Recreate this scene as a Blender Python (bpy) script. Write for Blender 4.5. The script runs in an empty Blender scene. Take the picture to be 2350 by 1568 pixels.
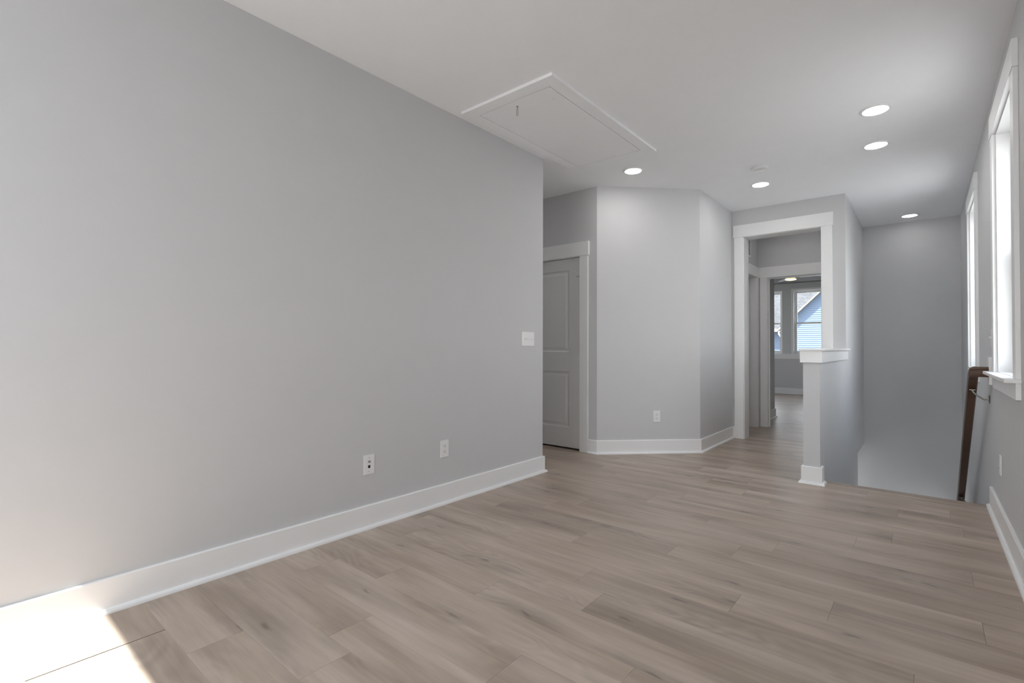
import bpy, bmesh, math, random
from mathutils import Vector, Matrix
random.seed(7)
S = bpy.context.scene
C = S.collection

# ------------------------------------------------------------------ camera
CAM_Z = 1.0788
YAW, PITCH, ROLL = 0.699069, 0.013083, 0.002617
fw = Vector((-math.sin(YAW)*math.cos(PITCH), math.cos(YAW)*math.cos(PITCH), math.sin(PITCH)))
rt = Vector((math.cos(YAW), math.sin(YAW), 0)); up = rt.cross(fw)
r2 = rt*math.cos(ROLL)+up*math.sin(ROLL); u2 = -rt*math.sin(ROLL)+up*math.cos(ROLL)
cd = bpy.data.cameras.new('camera'); cam = bpy.data.objects.new('camera', cd); C.objects.link(cam)
cd.sensor_width = 36; cd.lens = 36*1126.47/2350; cd.clip_start = .02; cd.clip_end = 300
M = Matrix.Identity(4)
for i in range(3):
    M[i][0] = r2[i]; M[i][1] = u2[i]; M[i][2] = -fw[i]
M[2][3] = CAM_Z
cam.matrix_world = M
S.camera = cam

# ------------------------------------------------------------------ view, world, sun
S.view_settings.view_transform = 'Standard'; S.view_settings.look = 'None'
S.view_settings.exposure = 2.2; S.view_settings.gamma = 1; S.view_settings.use_curve_mapping = False
S.cycles.max_bounces = 12; S.cycles.diffuse_bounces = 8; S.cycles.glossy_bounces = 4
S.cycles.transparent_max_bounces = 12; S.cycles.sample_clamp_indirect = 6.0
S.cycles.caustics_reflective = False; S.cycles.caustics_refractive = False
S.cycles.use_denoising = True
W = bpy.data.worlds.new('sky'); S.world = W; W.use_nodes = True
wn = W.node_tree; wn.nodes.clear()
wo = wn.nodes.new('ShaderNodeOutputWorld'); wb = wn.nodes.new('ShaderNodeBackground')
wt = wn.nodes.new('ShaderNodeTexCoord'); wsx = wn.nodes.new('ShaderNodeSeparateXYZ'); wr = wn.nodes.new('ShaderNodeValToRGB')
wn.links.new(wt.outputs['Generated'], wsx.inputs[0]); wn.links.new(wsx.outputs['Z'], wr.inputs[0])
wr.color_ramp.elements[0].position = 0.0; wr.color_ramp.elements[0].color = (1.0, 1.0, 1.0, 1)
wr.color_ramp.elements[1].position = 0.9; wr.color_ramp.elements[1].color = (.68, .78, .93, 1)
wn.links.new(wr.outputs[0], wb.inputs[0]); wn.links.new(wb.outputs[0], wo.inputs[0])
WORLD = 1.5
wb.inputs[1].default_value = WORLD
sd = bpy.data.lights.new('sun', 'SUN'); sd.energy = 4.0; sd.angle = math.radians(.53); sd.color = (1, 1, .985)
so = bpy.data.objects.new('sun', sd); C.objects.link(so)
so.rotation_euler = Vector((-.040, 1.0, -1.73)).to_track_quat('-Z', 'Y').to_euler(); so.location = (0, -6, 8)

def portal(name, loc, normal, w, h):
    l = bpy.data.lights.new(name, 'AREA'); l.shape = 'RECTANGLE'; l.size = w; l.size_y = h; l.cycles.is_portal = True
    o = bpy.data.objects.new(name, l); C.objects.link(o); o.location = loc
    o.rotation_euler = Vector(normal).to_track_quat('-Z', 'Z').to_euler()
    return o

# ------------------------------------------------------------------ materials
def mat(name, col, rough=.5, spec=.5, metal=0, emit=None, strength=0, bump=None, coat=0):
    m = bpy.data.materials.new(name); m.use_nodes = True; nt = m.node_tree; b = nt.nodes['Principled BSDF']
    b.inputs['Base Color'].default_value = (*col, 1); b.inputs['Roughness'].default_value = rough
    b.inputs['Specular IOR Level'].default_value = spec; b.inputs['Metallic'].default_value = metal
    if coat: b.inputs['Coat Weight'].default_value = coat
    if emit:
        b.inputs['Emission Color'].default_value = (*emit, 1); b.inputs['Emission Strength'].default_value = strength
    if bump:
        sc, st, amt = bump
        tc = nt.nodes.new('ShaderNodeTexCoord'); n = nt.nodes.new('ShaderNodeTexNoise'); n.inputs['Scale'].default_value = sc
        n.inputs['Detail'].default_value = 3; bp = nt.nodes.new('ShaderNodeBump'); bp.inputs['Strength'].default_value = st
        bp.inputs['Distance'].default_value = amt
        nt.links.new(tc.outputs['Object'], n.inputs['Vector']); nt.links.new(n.outputs['Fac'], bp.inputs['Height'])
        nt.links.new(bp.outputs[0], b.inputs['Normal'])
        # faint roller mottling in the paint colour
        mx = nt.nodes.new('ShaderNodeMix'); mx.data_type = 'RGBA'; n2 = nt.nodes.new('ShaderNodeTexNoise'); n2.inputs['Scale'].default_value = 6
        mx.inputs[6].default_value = (*[c*.985 for c in col], 1); mx.inputs[7].default_value = (*[min(1, c*1.015) for c in col], 1)
        nt.links.new(tc.outputs['Object'], n2.inputs['Vector']); nt.links.new(n2.outputs['Fac'], mx.inputs[0]); nt.links.new(mx.outputs[2], b.inputs['Base Color'])
    return m
WALL = mat('wall_paint', (.60, .60, .606), .62, .3, bump=(160, .12, .001))
CEIL = mat('ceiling_paint', (.91, .915, .93), .8, .2, bump=(120, .15, .001))
TRIM = mat('trim_paint', (.84, .84, .84), .38, .5, bump=(60, .04, .0005))
DOORM = mat('door_paint', (.74, .74, .74), .42, .45, bump=(90, .05, .0005))
CEILB = mat('bedroom_ceiling_shade', (.13, .13, .13), .8, .2)  # dark tone stands for shade on the bedroom ceiling
HATCH = mat('hatch_paint', (.91, .915, .93), .6, .3, bump=(70, .05, .0005))
PLASTIC = mat('white_plastic', (.82, .82, .82), .3, .5)
DETECT = mat('detector_plastic', (.74, .74, .74), .4, .4)
PLASTIC2 = mat('receptacle_plastic', (.80, .80, .79), .35, .5)
BLACK = mat('black_slot', (.012, .012, .012), .6, .3)
NICKEL = mat('satin_nickel', (.42, .40, .37), .32, .5, metal=1)
VINYL = mat('window_vinyl', (.82, .82, .81), .35, .5)
SUBF = mat('subfloor_dark', (.012, .010, .008), .9, .1)
LENS = mat('lamp_lens', (.9, .9, .9), .4, .3, emit=(1, .99, .97), strength=12.5)
LENS_LOW = mat('added_lamp_lens_lower', (.9, .9, .9), .4, .3, emit=(.97, .99, 1), strength=20)
LENS_DIM = mat('lamp_lens_dim', (.9, .9, .9), .4, .3, emit=(1, .99, .97), strength=4.5)
WARM = mat('warm_lens', (.9, .88, .8), .4, .3, emit=(1, .82, .48), strength=.34)
GRILLE = mat('grille_paint', (.55, .55, .55), .45, .4)
CAVITY = mat('dark_cavity', (.05, .05, .05), .8, .1)
STRIP = mat('door_sweep', (.03, .03, .03), .8, .1)

def glass():
    m = bpy.data.materials.new('window_glass'); m.use_nodes = True; nt = m.node_tree; nt.nodes.clear()
    o = nt.nodes.new('ShaderNodeOutputMaterial'); t = nt.nodes.new('ShaderNodeBsdfTransparent'); g = nt.nodes.new('ShaderNodeBsdfGlossy')
    g.inputs['Roughness'].default_value = .01; lw_ = nt.nodes.new('ShaderNodeLayerWeight'); lw_.inputs[0].default_value = .5
    pw = nt.nodes.new('ShaderNodeMath'); pw.operation = 'POWER'; pw.inputs[1].default_value = 5; nt.links.new(lw_.outputs['Facing'], pw.inputs[0])
    f = nt.nodes.new('ShaderNodeMath'); f.operation = 'MULTIPLY_ADD'; f.inputs[1].default_value = .96; f.inputs[2].default_value = .04; nt.links.new(pw.outputs[0], f.inputs[0])
    t.inputs[0].default_value = (.95, .96, .96, 1); mx = nt.nodes.new('ShaderNodeMixShader')
    nt.links.new(f.outputs[0], mx.inputs[0]); nt.links.new(t.outputs[0], mx.inputs[1]); nt.links.new(g.outputs[0], mx.inputs[2]); nt.links.new(mx.outputs[0], o.inputs[0])
    return m
GLASS = glass()

def N(nt, t, **k):
    n = nt.nodes.new(t)
    for a, b in k.items(): setattr(n, a, b)
    return n
def math_(nt, op, a, b=None, c=None):
    n = nt.nodes.new('ShaderNodeMath'); n.operation = op
    for i, v in enumerate((a, b, c)):
        if v is None: continue
        if isinstance(v, (int, float)): n.inputs[i].default_value = v
        else: nt.links.new(v, n.inputs[i])
    return n.outputs[0]
def mixc(nt, fac, a, b, mode='MIX'):
    n = nt.nodes.new('ShaderNodeMix'); n.data_type = 'RGBA'; n.blend_type = mode
    for i, v in ((0, fac), (6, a), (7, b)):
        if isinstance(v, (int, float)): n.inputs[i].default_value = v
        elif isinstance(v, tuple): n.inputs[i].default_value = (*v, 1)
        else: nt.links.new(v, n.inputs[i])
    return n.outputs[2]

def plank_mat():
    """grey-brown oak vinyl plank: UV is metres along / across the board with a random offset per board"""
    m = bpy.data.materials.new('oak_plank'); m.use_nodes = True; nt = m.node_tree; b = nt.nodes['Principled BSDF']; L = nt.links
    uv = N(nt, 'ShaderNodeUVMap'); uv.uv_map = 'grain'
    at = N(nt, 'ShaderNodeAttribute'); at.attribute_name = 'tone'
    def noise(sx, sy, scale=1, detail=4, rough=.55, dist=0, off=0):
        mp = N(nt, 'ShaderNodeMapping'); mp.inputs['Scale'].default_value = (sx, sy, 1); mp.inputs['Location'].default_value = (off, off*.7, off)
        n = N(nt, 'ShaderNodeTexNoise'); n.inputs['Scale'].default_value = scale; n.inputs['Detail'].default_value = detail
        n.inputs['Roughness'].default_value = rough; n.inputs['Distortion'].default_value = dist
        L.new(uv.outputs[0], mp.inputs[0]); L.new(mp.outputs[0], n.inputs['Vector']); return n.outputs['Fac']
    broad = noise(1.1, 6.5, 1, 3, .5, .4)                  # long light / dark streaks
    streak = noise(2.2, 34, 1, 5, .6, .25, 3)
    pore = noise(9, 260, 1, 3, .6, 0, 9)
    # cathedral grain
    warp = noise(1.6, 4.5, 1, 2, .5, 0, 5)
    sep = N(nt, 'ShaderNodeSeparateXYZ'); L.new(uv.outputs[0], sep.inputs[0])
    v = math_(nt, 'ADD', math_(nt, 'MULTIPLY', sep.outputs[1], 34), math_(nt, 'MULTIPLY', warp, 26))
    ring = math_(nt, 'MULTIPLY_ADD', math_(nt, 'SINE', math_(nt, 'MULTIPLY', v, 3.1)), .5, .5)
    ringmask = N(nt, 'ShaderNodeMapRange'); ringmask.inputs[1].default_value = .50; ringmask.inputs[2].default_value = .64
    L.new(noise(.9, 3.2, 1, 1, .5, 0, 21), ringmask.inputs[0])
    # knots
    mp = N(nt, 'ShaderNodeMapping'); mp.inputs['Scale'].default_value = (.95, 4.4, 1)
    wv = N(nt, 'ShaderNodeVectorMath'); wv.operation = 'ADD'
    nz = N(nt, 'ShaderNodeTexNoise'); nz.inputs['Scale'].default_value = 14; nz.inputs['Detail'].default_value = 2
    L.new(uv.outputs[0], nz.inputs['Vector'])
    sc = N(nt, 'ShaderNodeVectorMath'); sc.operation = 'SCALE'; sc.inputs['Scale'].default_value = .05; L.new(nz.outputs['Color'], sc.inputs[0])
    L.new(uv.outputs[0], wv.inputs[0]); L.new(sc.outputs[0], wv.inputs[1]); L.new(wv.outputs[0], mp.inputs[0])
    vo = N(nt, 'ShaderNodeTexVoronoi'); vo.inputs['Scale'].default_value = 1.0; vo.voronoi_dimensions = '2D'; L.new(mp.outputs[0], vo.inputs['Vector'])
    kn = N(nt, 'ShaderNodeMapRange'); kn.inputs[1].default_value = .01; kn.inputs[2].default_value = .05; kn.inputs[3].default_value = 1; kn.inputs[4].default_value = 0
    kn.interpolation_type = 'SMOOTHSTEP'; L.new(vo.outputs['Distance'], kn.inputs[0])
    kh = N(nt, 'ShaderNodeMapRange'); kh.inputs[1].default_value = .0; kh.inputs[2].default_value = .42; kh.inputs[3].default_value = 1; kh.inputs[4].default_value = 0
    kh.interpolation_type = 'SMOOTHSTEP'; L.new(vo.outputs['Distance'], kh.inputs[0])
    base = mixc(nt, broad, FL_D, FL_L)
    r1 = N(nt, 'ShaderNodeMapRange'); r1.inputs[1].default_value = .33; r1.inputs[2].default_value = .67; L.new(broad, r1.inputs[0])
    base = mixc(nt, r1.outputs[0], FL_D, FL_L)
    r2_ = N(nt, 'ShaderNodeMapRange'); r2_.inputs[1].default_value = .3; r2_.inputs[2].default_value = .7; r2_.inputs[3].default_value = .87; r2_.inputs[4].default_value = 1.07; L.new(streak, r2_.inputs[0])
    k = r2_.outputs[0]
    k = math_(nt, 'MULTIPLY', k, math_(nt, 'MULTIPLY_ADD', pore, .14, .93))
    rm = math_(nt, 'MULTIPLY', math_(nt, 'MULTIPLY', ring, ringmask.outputs[0]), .14)
    k = math_(nt, 'MULTIPLY', k, math_(nt, 'SUBTRACT', 1.02, rm))
    k = math_(nt, 'MULTIPLY', k, math_(nt, 'SUBTRACT', 1, math_(nt, 'MULTIPLY', kn.outputs[0], .34)))
    k = math_(nt, 'MULTIPLY', k, math_(nt, 'SUBTRACT', 1, math_(nt, 'MULTIPLY', kh.outputs[0], .20)))
    k = math_(nt, 'MULTIPLY', k, math_(nt, 'MULTIPLY_ADD', at.outputs['Fac'], .14, .93))
    hs = N(nt, 'ShaderNodeVectorMath'); hs.operation = 'SCALE'; L.new(base, hs.inputs[0]); L.new(k, hs.inputs['Scale'])
    L.new(hs.outputs[0], b.inputs['Base Color'])
    b.inputs['Roughness'].default_value = .36; b.inputs['Specular IOR Level'].default_value = .42
    bp = N(nt, 'ShaderNodeBump'); bp.inputs['Strength'].default_value = .25; bp.inputs['Distance'].default_value = .0006
    L.new(math_(nt, 'ADD', streak, pore), bp.inputs['Height']); L.new(bp.outputs[0], b.inputs['Normal'])
    return m
FL_D = (.355, .280, .222); FL_L = (.500, .414, .345)
PLANK = plank_mat()

def rail_mat():
    m = bpy.data.materials.new('dark_stained_wood'); m.use_nodes = True; nt = m.node_tree; b = nt.nodes['Principled BSDF']; L = nt.links
    tc = N(nt, 'ShaderNodeTexCoord'); sep = N(nt, 'ShaderNodeSeparateXYZ'); L.new(tc.outputs['Object'], sep.inputs[0])
    cell = math_(nt, 'FLOOR', math_(nt, 'MULTIPLY', math_(nt, 'ADD', sep.outputs[1], 3), 1.9))
    wn_ = N(nt, 'ShaderNodeTexWhiteNoise'); wn_.noise_dimensions = '1D'; L.new(cell, wn_.inputs['W'])
    mp = N(nt, 'ShaderNodeMapping'); mp.inputs['Scale'].default_value = (60, 5, 60); L.new(tc.outputs['Object'], mp.inputs[0])
    n = N(nt, 'ShaderNodeTexNoise'); n.inputs['Scale'].default_value = 1.5; n.inputs['Detail'].default_value = 5; L.new(mp.outputs[0], n.inputs['Vector'])
    f = math_(nt, 'ADD', math_(nt, 'MULTIPLY', wn_.outputs['Value'], .6), math_(nt, 'MULTIPLY', n.outputs['Fac'], .5))
    L.new(mixc(nt, f, (.052, .024, .013), (.120, .066, .042)), b.inputs['Base Color'])
    b.inputs['Roughness'].default_value = .38
    return m
RAILM = rail_mat()

def siding_mat():
    return mat('shade_blue_siding', (.095, .130, .190), .55, .3)  # blue of the skylit shade put into the siding colour
SIDING = siding_mat()
DECKM = mat('bounce_deck', (.30, .30, .29), .8, .2, bump=(20, .2, .002))  # for the added deck that bounces sun indoors
def shingle_mat():
    m = bpy.data.materials.new('asphalt_shingle'); m.use_nodes = True; nt = m.node_tree; b = nt.nodes['Principled BSDF']; L = nt.links
    tc = N(nt, 'ShaderNodeTexCoord')
    br = N(nt, 'ShaderNodeTexBrick'); br.inputs['Scale'].default_value = 1; br.inputs['Brick Width'].default_value = .15; br.inputs['Row Height'].default_value = .07
    br.inputs['Mortar Size'].default_value = .006; br.inputs['Color1'].default_value = (.035, .037, .042, 1); br.inputs['Color2'].default_value = (.095, .096, .10, 1); br.inputs['Mortar'].default_value = (.02, .02, .022, 1)
    L.new(tc.outputs['Object'], br.inputs['Vector'])
    n = N(nt, 'ShaderNodeTexNoise'); n.inputs['Scale'].default_value = 14; n.inputs['Detail'].default_value = 3; L.new(tc.outputs['Object'], n.inputs['Vector'])
    L.new(mixc(nt, .5, br.outputs['Color'], mixc(nt, n.outputs['Fac'], (.0, .0, .0), (.17, .17, .17))), b.inputs['Base Color'])
    b.inputs['Roughness'].default_value = .95; b.inputs['Specular IOR Level'].default_value = .1
    return m
SHINGLE = shingle_mat()
HTRIM = mat('exterior_white_trim', (.85, .85, .86), .5, .3)
HSOFF = mat('exterior_soffit', (.16, .145, .12), .6, .3)
GROUND = mat('pale_gravel', (.36, .35, .33), .95, .1, bump=(8, .3, .02))

# ------------------------------------------------------------------ mesh helpers
class MB:
    def __init__(s, T=None): s.bm = bmesh.new(); s.T = T or Matrix.Identity(4)
    def poly(s, vs, fs):
        vv = [s.bm.verts.new(s.T @ Vector(v)) for v in vs]
        for f in fs:
            try: s.bm.faces.new([vv[i] for i in f])
            except ValueError: pass
        return vv
    def box(s, x0, x1, y0, y1, z0, z1, bev=0):
        x0, x1 = sorted((x0, x1)); y0, y1 = sorted((y0, y1)); z0, z1 = sorted((z0, z1))
        n0 = len(s.bm.verts)
        vv = s.poly([(x0,y0,z0),(x1,y0,z0),(x1,y1,z0),(x0,y1,z0),(x0,y0,z1),(x1,y0,z1),(x1,y1,z1),(x0,y1,z1)],
               [(0,3,2,1),(4,5,6,7),(0,1,5,4),(1,2,6,5),(2,3,7,6),(3,0,4,7)])
        if bev:
            es = list({e for v in vv for e in v.link_edges})
            bmesh.ops.bevel(s.bm, geom=es, offset=bev, segments=2, affect='EDGES', profile=.7)
        return s
    def shape(s, vs, fs): s.poly(vs, fs); return s
    def prism(s, pts, z0, z1):
        n = len(pts)
        s.poly([(x,y,z0) for x,y in pts]+[(x,y,z1) for x,y in pts], [tuple(range(n))[::-1], tuple(range(n,2*n))]+[(i,(i+1)%n,n+(i+1)%n,n+i) for i in range(n)])
        return s
    def loft(s, rings, cap=True, closed=True):
        n = len(rings[0]); vs = [p for r in rings for p in r]; fs = []
        for k in range(len(rings)-1):
            for i in range(n if closed else n-1):
                j = (i+1) % n; fs.append((k*n+i, k*n+j, (k+1)*n+j, (k+1)*n+i))
        if cap: fs += [tuple(range(n))[::-1], tuple(range((len(rings)-1)*n, len(rings)*n))]
        s.poly(vs, fs); return s
    def lathe(s, prof, c=(0,0,0), seg=40, axis='Z'):
        rings = []
        for r, z in prof:
            ring = []
            for i in range(seg):
                a = 2*math.pi*i/seg; p = (r*math.cos(a), r*math.sin(a), z)
                if axis == 'X': p = (z, p[0], p[1])
                elif axis == 'Y': p = (p[0], z, p[1])
                ring.append((c[0]+p[0], c[1]+p[1], c[2]+p[2]))
            rings.append(ring)
        return s.loft(rings)
    def tube(s, pts, r, seg=10):
        rings = []; pts = [Vector(p) for p in pts]
        u = None
        for i, p in enumerate(pts):
            d = (pts[min(i+1, len(pts)-1)]-pts[max(i-1, 0)]).normalized()
            if u is None: u = d.orthogonal().normalized()
            u = (u - d*u.dot(d)).normalized(); w = d.cross(u)
            rings.append([tuple(p+u*r*math.cos(2*math.pi*k/seg)+w*r*math.sin(2*math.pi*k/seg)) for k in range(seg)])
        return s.loft(rings)
    def build(s, name, m, parent=None, smooth=False, loc=None):
        bmesh.ops.recalc_face_normals(s.bm, faces=s.bm.faces)
        me = bpy.data.meshes.new(name); s.bm.to_mesh(me); s.bm.free()
        if loc is not None: me.transform(Matrix.Translation(-Vector(loc)))
        me.materials.append(m)
        if smooth:
            for p in me.polygons: p.use_smooth = True
            try: me.set_sharp_from_angle(angle=math.radians(35))
            except Exception: pass
        o = bpy.data.objects.new(name, me); C.objects.link(o)
        if loc is not None: o.location = loc
        if parent is not None: o.parent = parent
        return o

def empty(name, loc=(0,0,0), rot=None):
    o = bpy.data.objects.new(name, None); o.empty_display_size = .1; C.objects.link(o); o.location = loc
    if rot is not None: o.rotation_euler = rot
    return o
def tag(o, label=None, cat=None, group=None, kind=None):
    if label: o['label'] = label
    if cat: o['category'] = cat
    if group: o['group'] = group
    if kind: o['kind'] = kind
    return o
def struct(o, label=None, cat=None): return tag(o, label, cat, kind='structure')
def copy_tree(o, parent=None):
    c = o.copy(); C.objects.link(c)
    if parent is not None: c.parent = parent; c.matrix_parent_inverse = o.matrix_parent_inverse
    for ch in list(o.children): copy_tree(ch, c)
    return c

BASE = [(0,0),(.033,0),(.0325,.007),(.030,.013),(.0255,.0175),(.019,.019),(.015,.0192),(.015,.134),(.012,.138),(0,.138)]
def sweep(path, prof, side=1):
    """profile (out, z) swept with mitres along a floor polyline; side=+1 puts it left of the travel direction"""
    mb = MB(); P = [Vector((p[0], p[1])) for p in path]; rings = []
    for i, p in enumerate(P):
        def nrm(a, b):
            d = (b-a).normalized(); return Vector((-d.y, d.x))*side
        if i == 0: n = nrm(P[0], P[1])
        elif i == len(P)-1: n = nrm(P[-2], P[-1])
        else:
            n1, n2 = nrm(P[i-1], p), nrm(p, P[i+1]); n = (n1+n2); n = n/(n.length**2)*2
        rings.append([(p.x+n.x*o, p.y+n.y*o, z) for o, z in prof])
    return mb.loft(rings)

# ------------------------------------------------------------------ plan (metres, z = 0 is this floor)
H = 2.74
XL, Y1 = -2.558, 3.461                    # left wall and where it ends
Y2 = 4.397; AX, BX, BY = -2.563, -1.788, 5.164
Y3, Y3B = 6.277, 6.477                    # wall with the cased opening
XD0, XD = -.754, -.639                    # low wall / stair wall
YP = 4.553                                # end of the low wall
YS = 4.70                                 # top of the stairs
YF = 8.217; XR = .349; YB = -.90
ZL = -2.6
XH = -1.775; Y4, Y4B = 7.45, 7.57         # little hall and the bedroom door wall
YW = 13.24                                # bedroom window wall
HB = 2.64
XK, YK = -1.36, -4.4                       # unseen room extension added for window light, right of the glass door
SX0, SX1, SZ = -2.55, -1.42, 2.6

# ------------------------------------------------------------------ walls
def wall(name, boxes, m=WALL):
    mb = MB()
    for b in boxes: mb.box(*b)
    return struct(mb.build(name, m))
wall('wall_left', [(XL-.12, XL, YB-.13, Y1, 0, H), (-5.0, XL-.12, Y1-.12, Y1, 0, H)])
wall('wall_hall_end', [(-5.12, -5.0, Y1-.12, Y2+.12, 0, H)])
CD0, CD1 = -3.575, -2.768                 # closet door opening
wall('wall_closet', [(-5.0, CD0, Y2, Y2+.12, 0, H), (CD1, AX, Y2, Y2+.12, 0, H), (CD0, CD1, Y2, Y2+.12, 2.045, H)])
struct(MB().prism([(AX, Y2), (BX, BY), (BX-.085, BY+.085), (AX-.085, Y2+.12), (AX, Y2+.12-.0)][:4], 0, H).build('wall_angled', WALL))
wall('wall_passage', [(BX-.12, BX, BY, Y3, 0, H)])
OX0, OX1 = -1.652, -.861
wall('wall_opening', [(BX-.12, OX0, Y3, Y3B, 0, H), (OX1, XD0, Y3, Y3B, 0, H), (OX0, OX1, Y3, Y3B, 2.415, H)])
wall('wall_stair_side', [(XD0, XD, YP, YS, 0, .975), (XD0, XD, YS, Y3, ZL, .975), (XD0, XD, Y3, 7.375, ZL, H), (XD0, XD, 7.375, YW+.12, -.207, H)])
W1a, W1b, W2a, W2b = 3.435, 4.295, 5.755, 6.615     # stair windows
WPa, WPb = -1.205, -.345
WZ0, WZ1 = .936, 2.432
WZ2 = .905
LWa, LWb, LWz0, LWz1 = 7.42, 8.16, -2.0, -.95
wall('wall_right', [(XR, XR+.15, YK-.15, WPa, ZL, H), (XR, XR+.15, WPb, W1a, ZL, H), (XR, XR+.15, WPa, WPb, ZL, WZ0), (XR, XR+.15, WPa, WPb, WZ1, H), (XR, XR+.15, W1b, W2a, ZL, H), (XR, XR+.15, W2b, LWa, ZL, H), (XR, XR+.15, LWb, YF+.15, ZL, H), (XR, XR+.15, LWa, LWb, ZL, LWz0), (XR, XR+.15, LWa, LWb, LWz1, H),
                    (XR, XR+.15, W1a, W1b, ZL, WZ0), (XR, XR+.15, W2a, W2b, ZL, WZ2), (XR, XR+.15, W1a, W1b, WZ1, H), (XR, XR+.15, W2a, W2b, WZ1, H)])
wall('wall_stair_end', [(-2.5, XD, YF, YF+.15, ZL, -.207), (XD, XR, YF, YF+.15, ZL, H)])
wall('wall_lower_hall', [(-2.5, XD0, 7.255, 7.375, ZL, -.207)])
SX0, SX1, SZ = -2.55, -1.42, 2.6
wall('wall_back', [(XL-.12, SX0, YB-.13, YB, 0, H), (SX0, SX1, YB-.13, YB, SZ, H), (SX1, XK, YK, YB, 0, H)])
KX0, KX1, KZ0, KZ1 = -1.3, .29, .15, 2.6
wall('wall_back_far', [(SX1, KX0, YK-.15, YK, 0, H), (KX1, XR, YK-.15, YK, 0, H), (KX0, KX1, YK-.15, YK, 0, KZ0), (KX0, KX1, YK-.15, YK, KZ1, H)])
BD0, BD1 = -1.655, -.85
wall('wall_bedroom_door', [(-2.7, BD0, Y4, Y4B, 0, H), (BD1, XD0, Y4, Y4B, 0, H), (BD0, BD1, Y4, Y4B, 2.058, H)])
HD0, HD1 = 6.60, 7.325                    # door in the little hall's left wall
wall('wall_hall_left', [(XH-.12, XH, HD1, Y4, 0, H), (XH-.12, XH, Y3B, HD0, 0, H), (XH-.12, XH, HD0, HD1, 2.058, H)])
wall('wall_hall_room', [(-2.7, -2.6, Y3B, Y4, 0, H), (-2.7, BX-.12, Y3B-.1, Y3B, 0, H)])
wall('wall_bedroom_entry', [(-1.94, -1.815, Y4B, 8.60, 0, H), (-5.0, -1.94, 8.48, 8.60, 0, H)])
wall('wall_bedroom_side', [(-5.12, -5.0, 8.48, 9.2, 0, H), (-5.12, -5.0, 11.4, YW+.12, 0, H), (-5.12, -5.0, 9.2, 11.4, 0, .955), (-5.12, -5.0, 9.2, 11.4, 2.475, H)])
VA0, VA1, VB0, VB1 = -3.51, -2.613, -2.395, -1.5
VZ0, VZ1 = .955, 2.475
wall('wall_bedroom_window', [(-5.0, VA0, YW, YW+.15, 0, H), (VA1, VB0, YW, YW+.15, 0, H), (VB1, XD0, YW, YW+.15, 0, H),
     (VA0, VA1, YW, YW+.15, 0, VZ0), (VB0, VB1, YW, YW+.15, 0, VZ0), (VA0, VA1, YW, YW+.15, VZ1, H), (VB0, VB1, YW, YW+.15, VZ1, H)])
struct(MB().box(-5.12, XR+.15, YB-.13, YW+.15, H, H+.2).box(SX1, XR+.15, YK-.15, YB-.13, H, H+.2).build('ceiling', CEIL))
struct(MB().box(-5.0, XD0, Y4B, YW, HB, H).build('ceiling_bedroom', CEILB))

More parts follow.
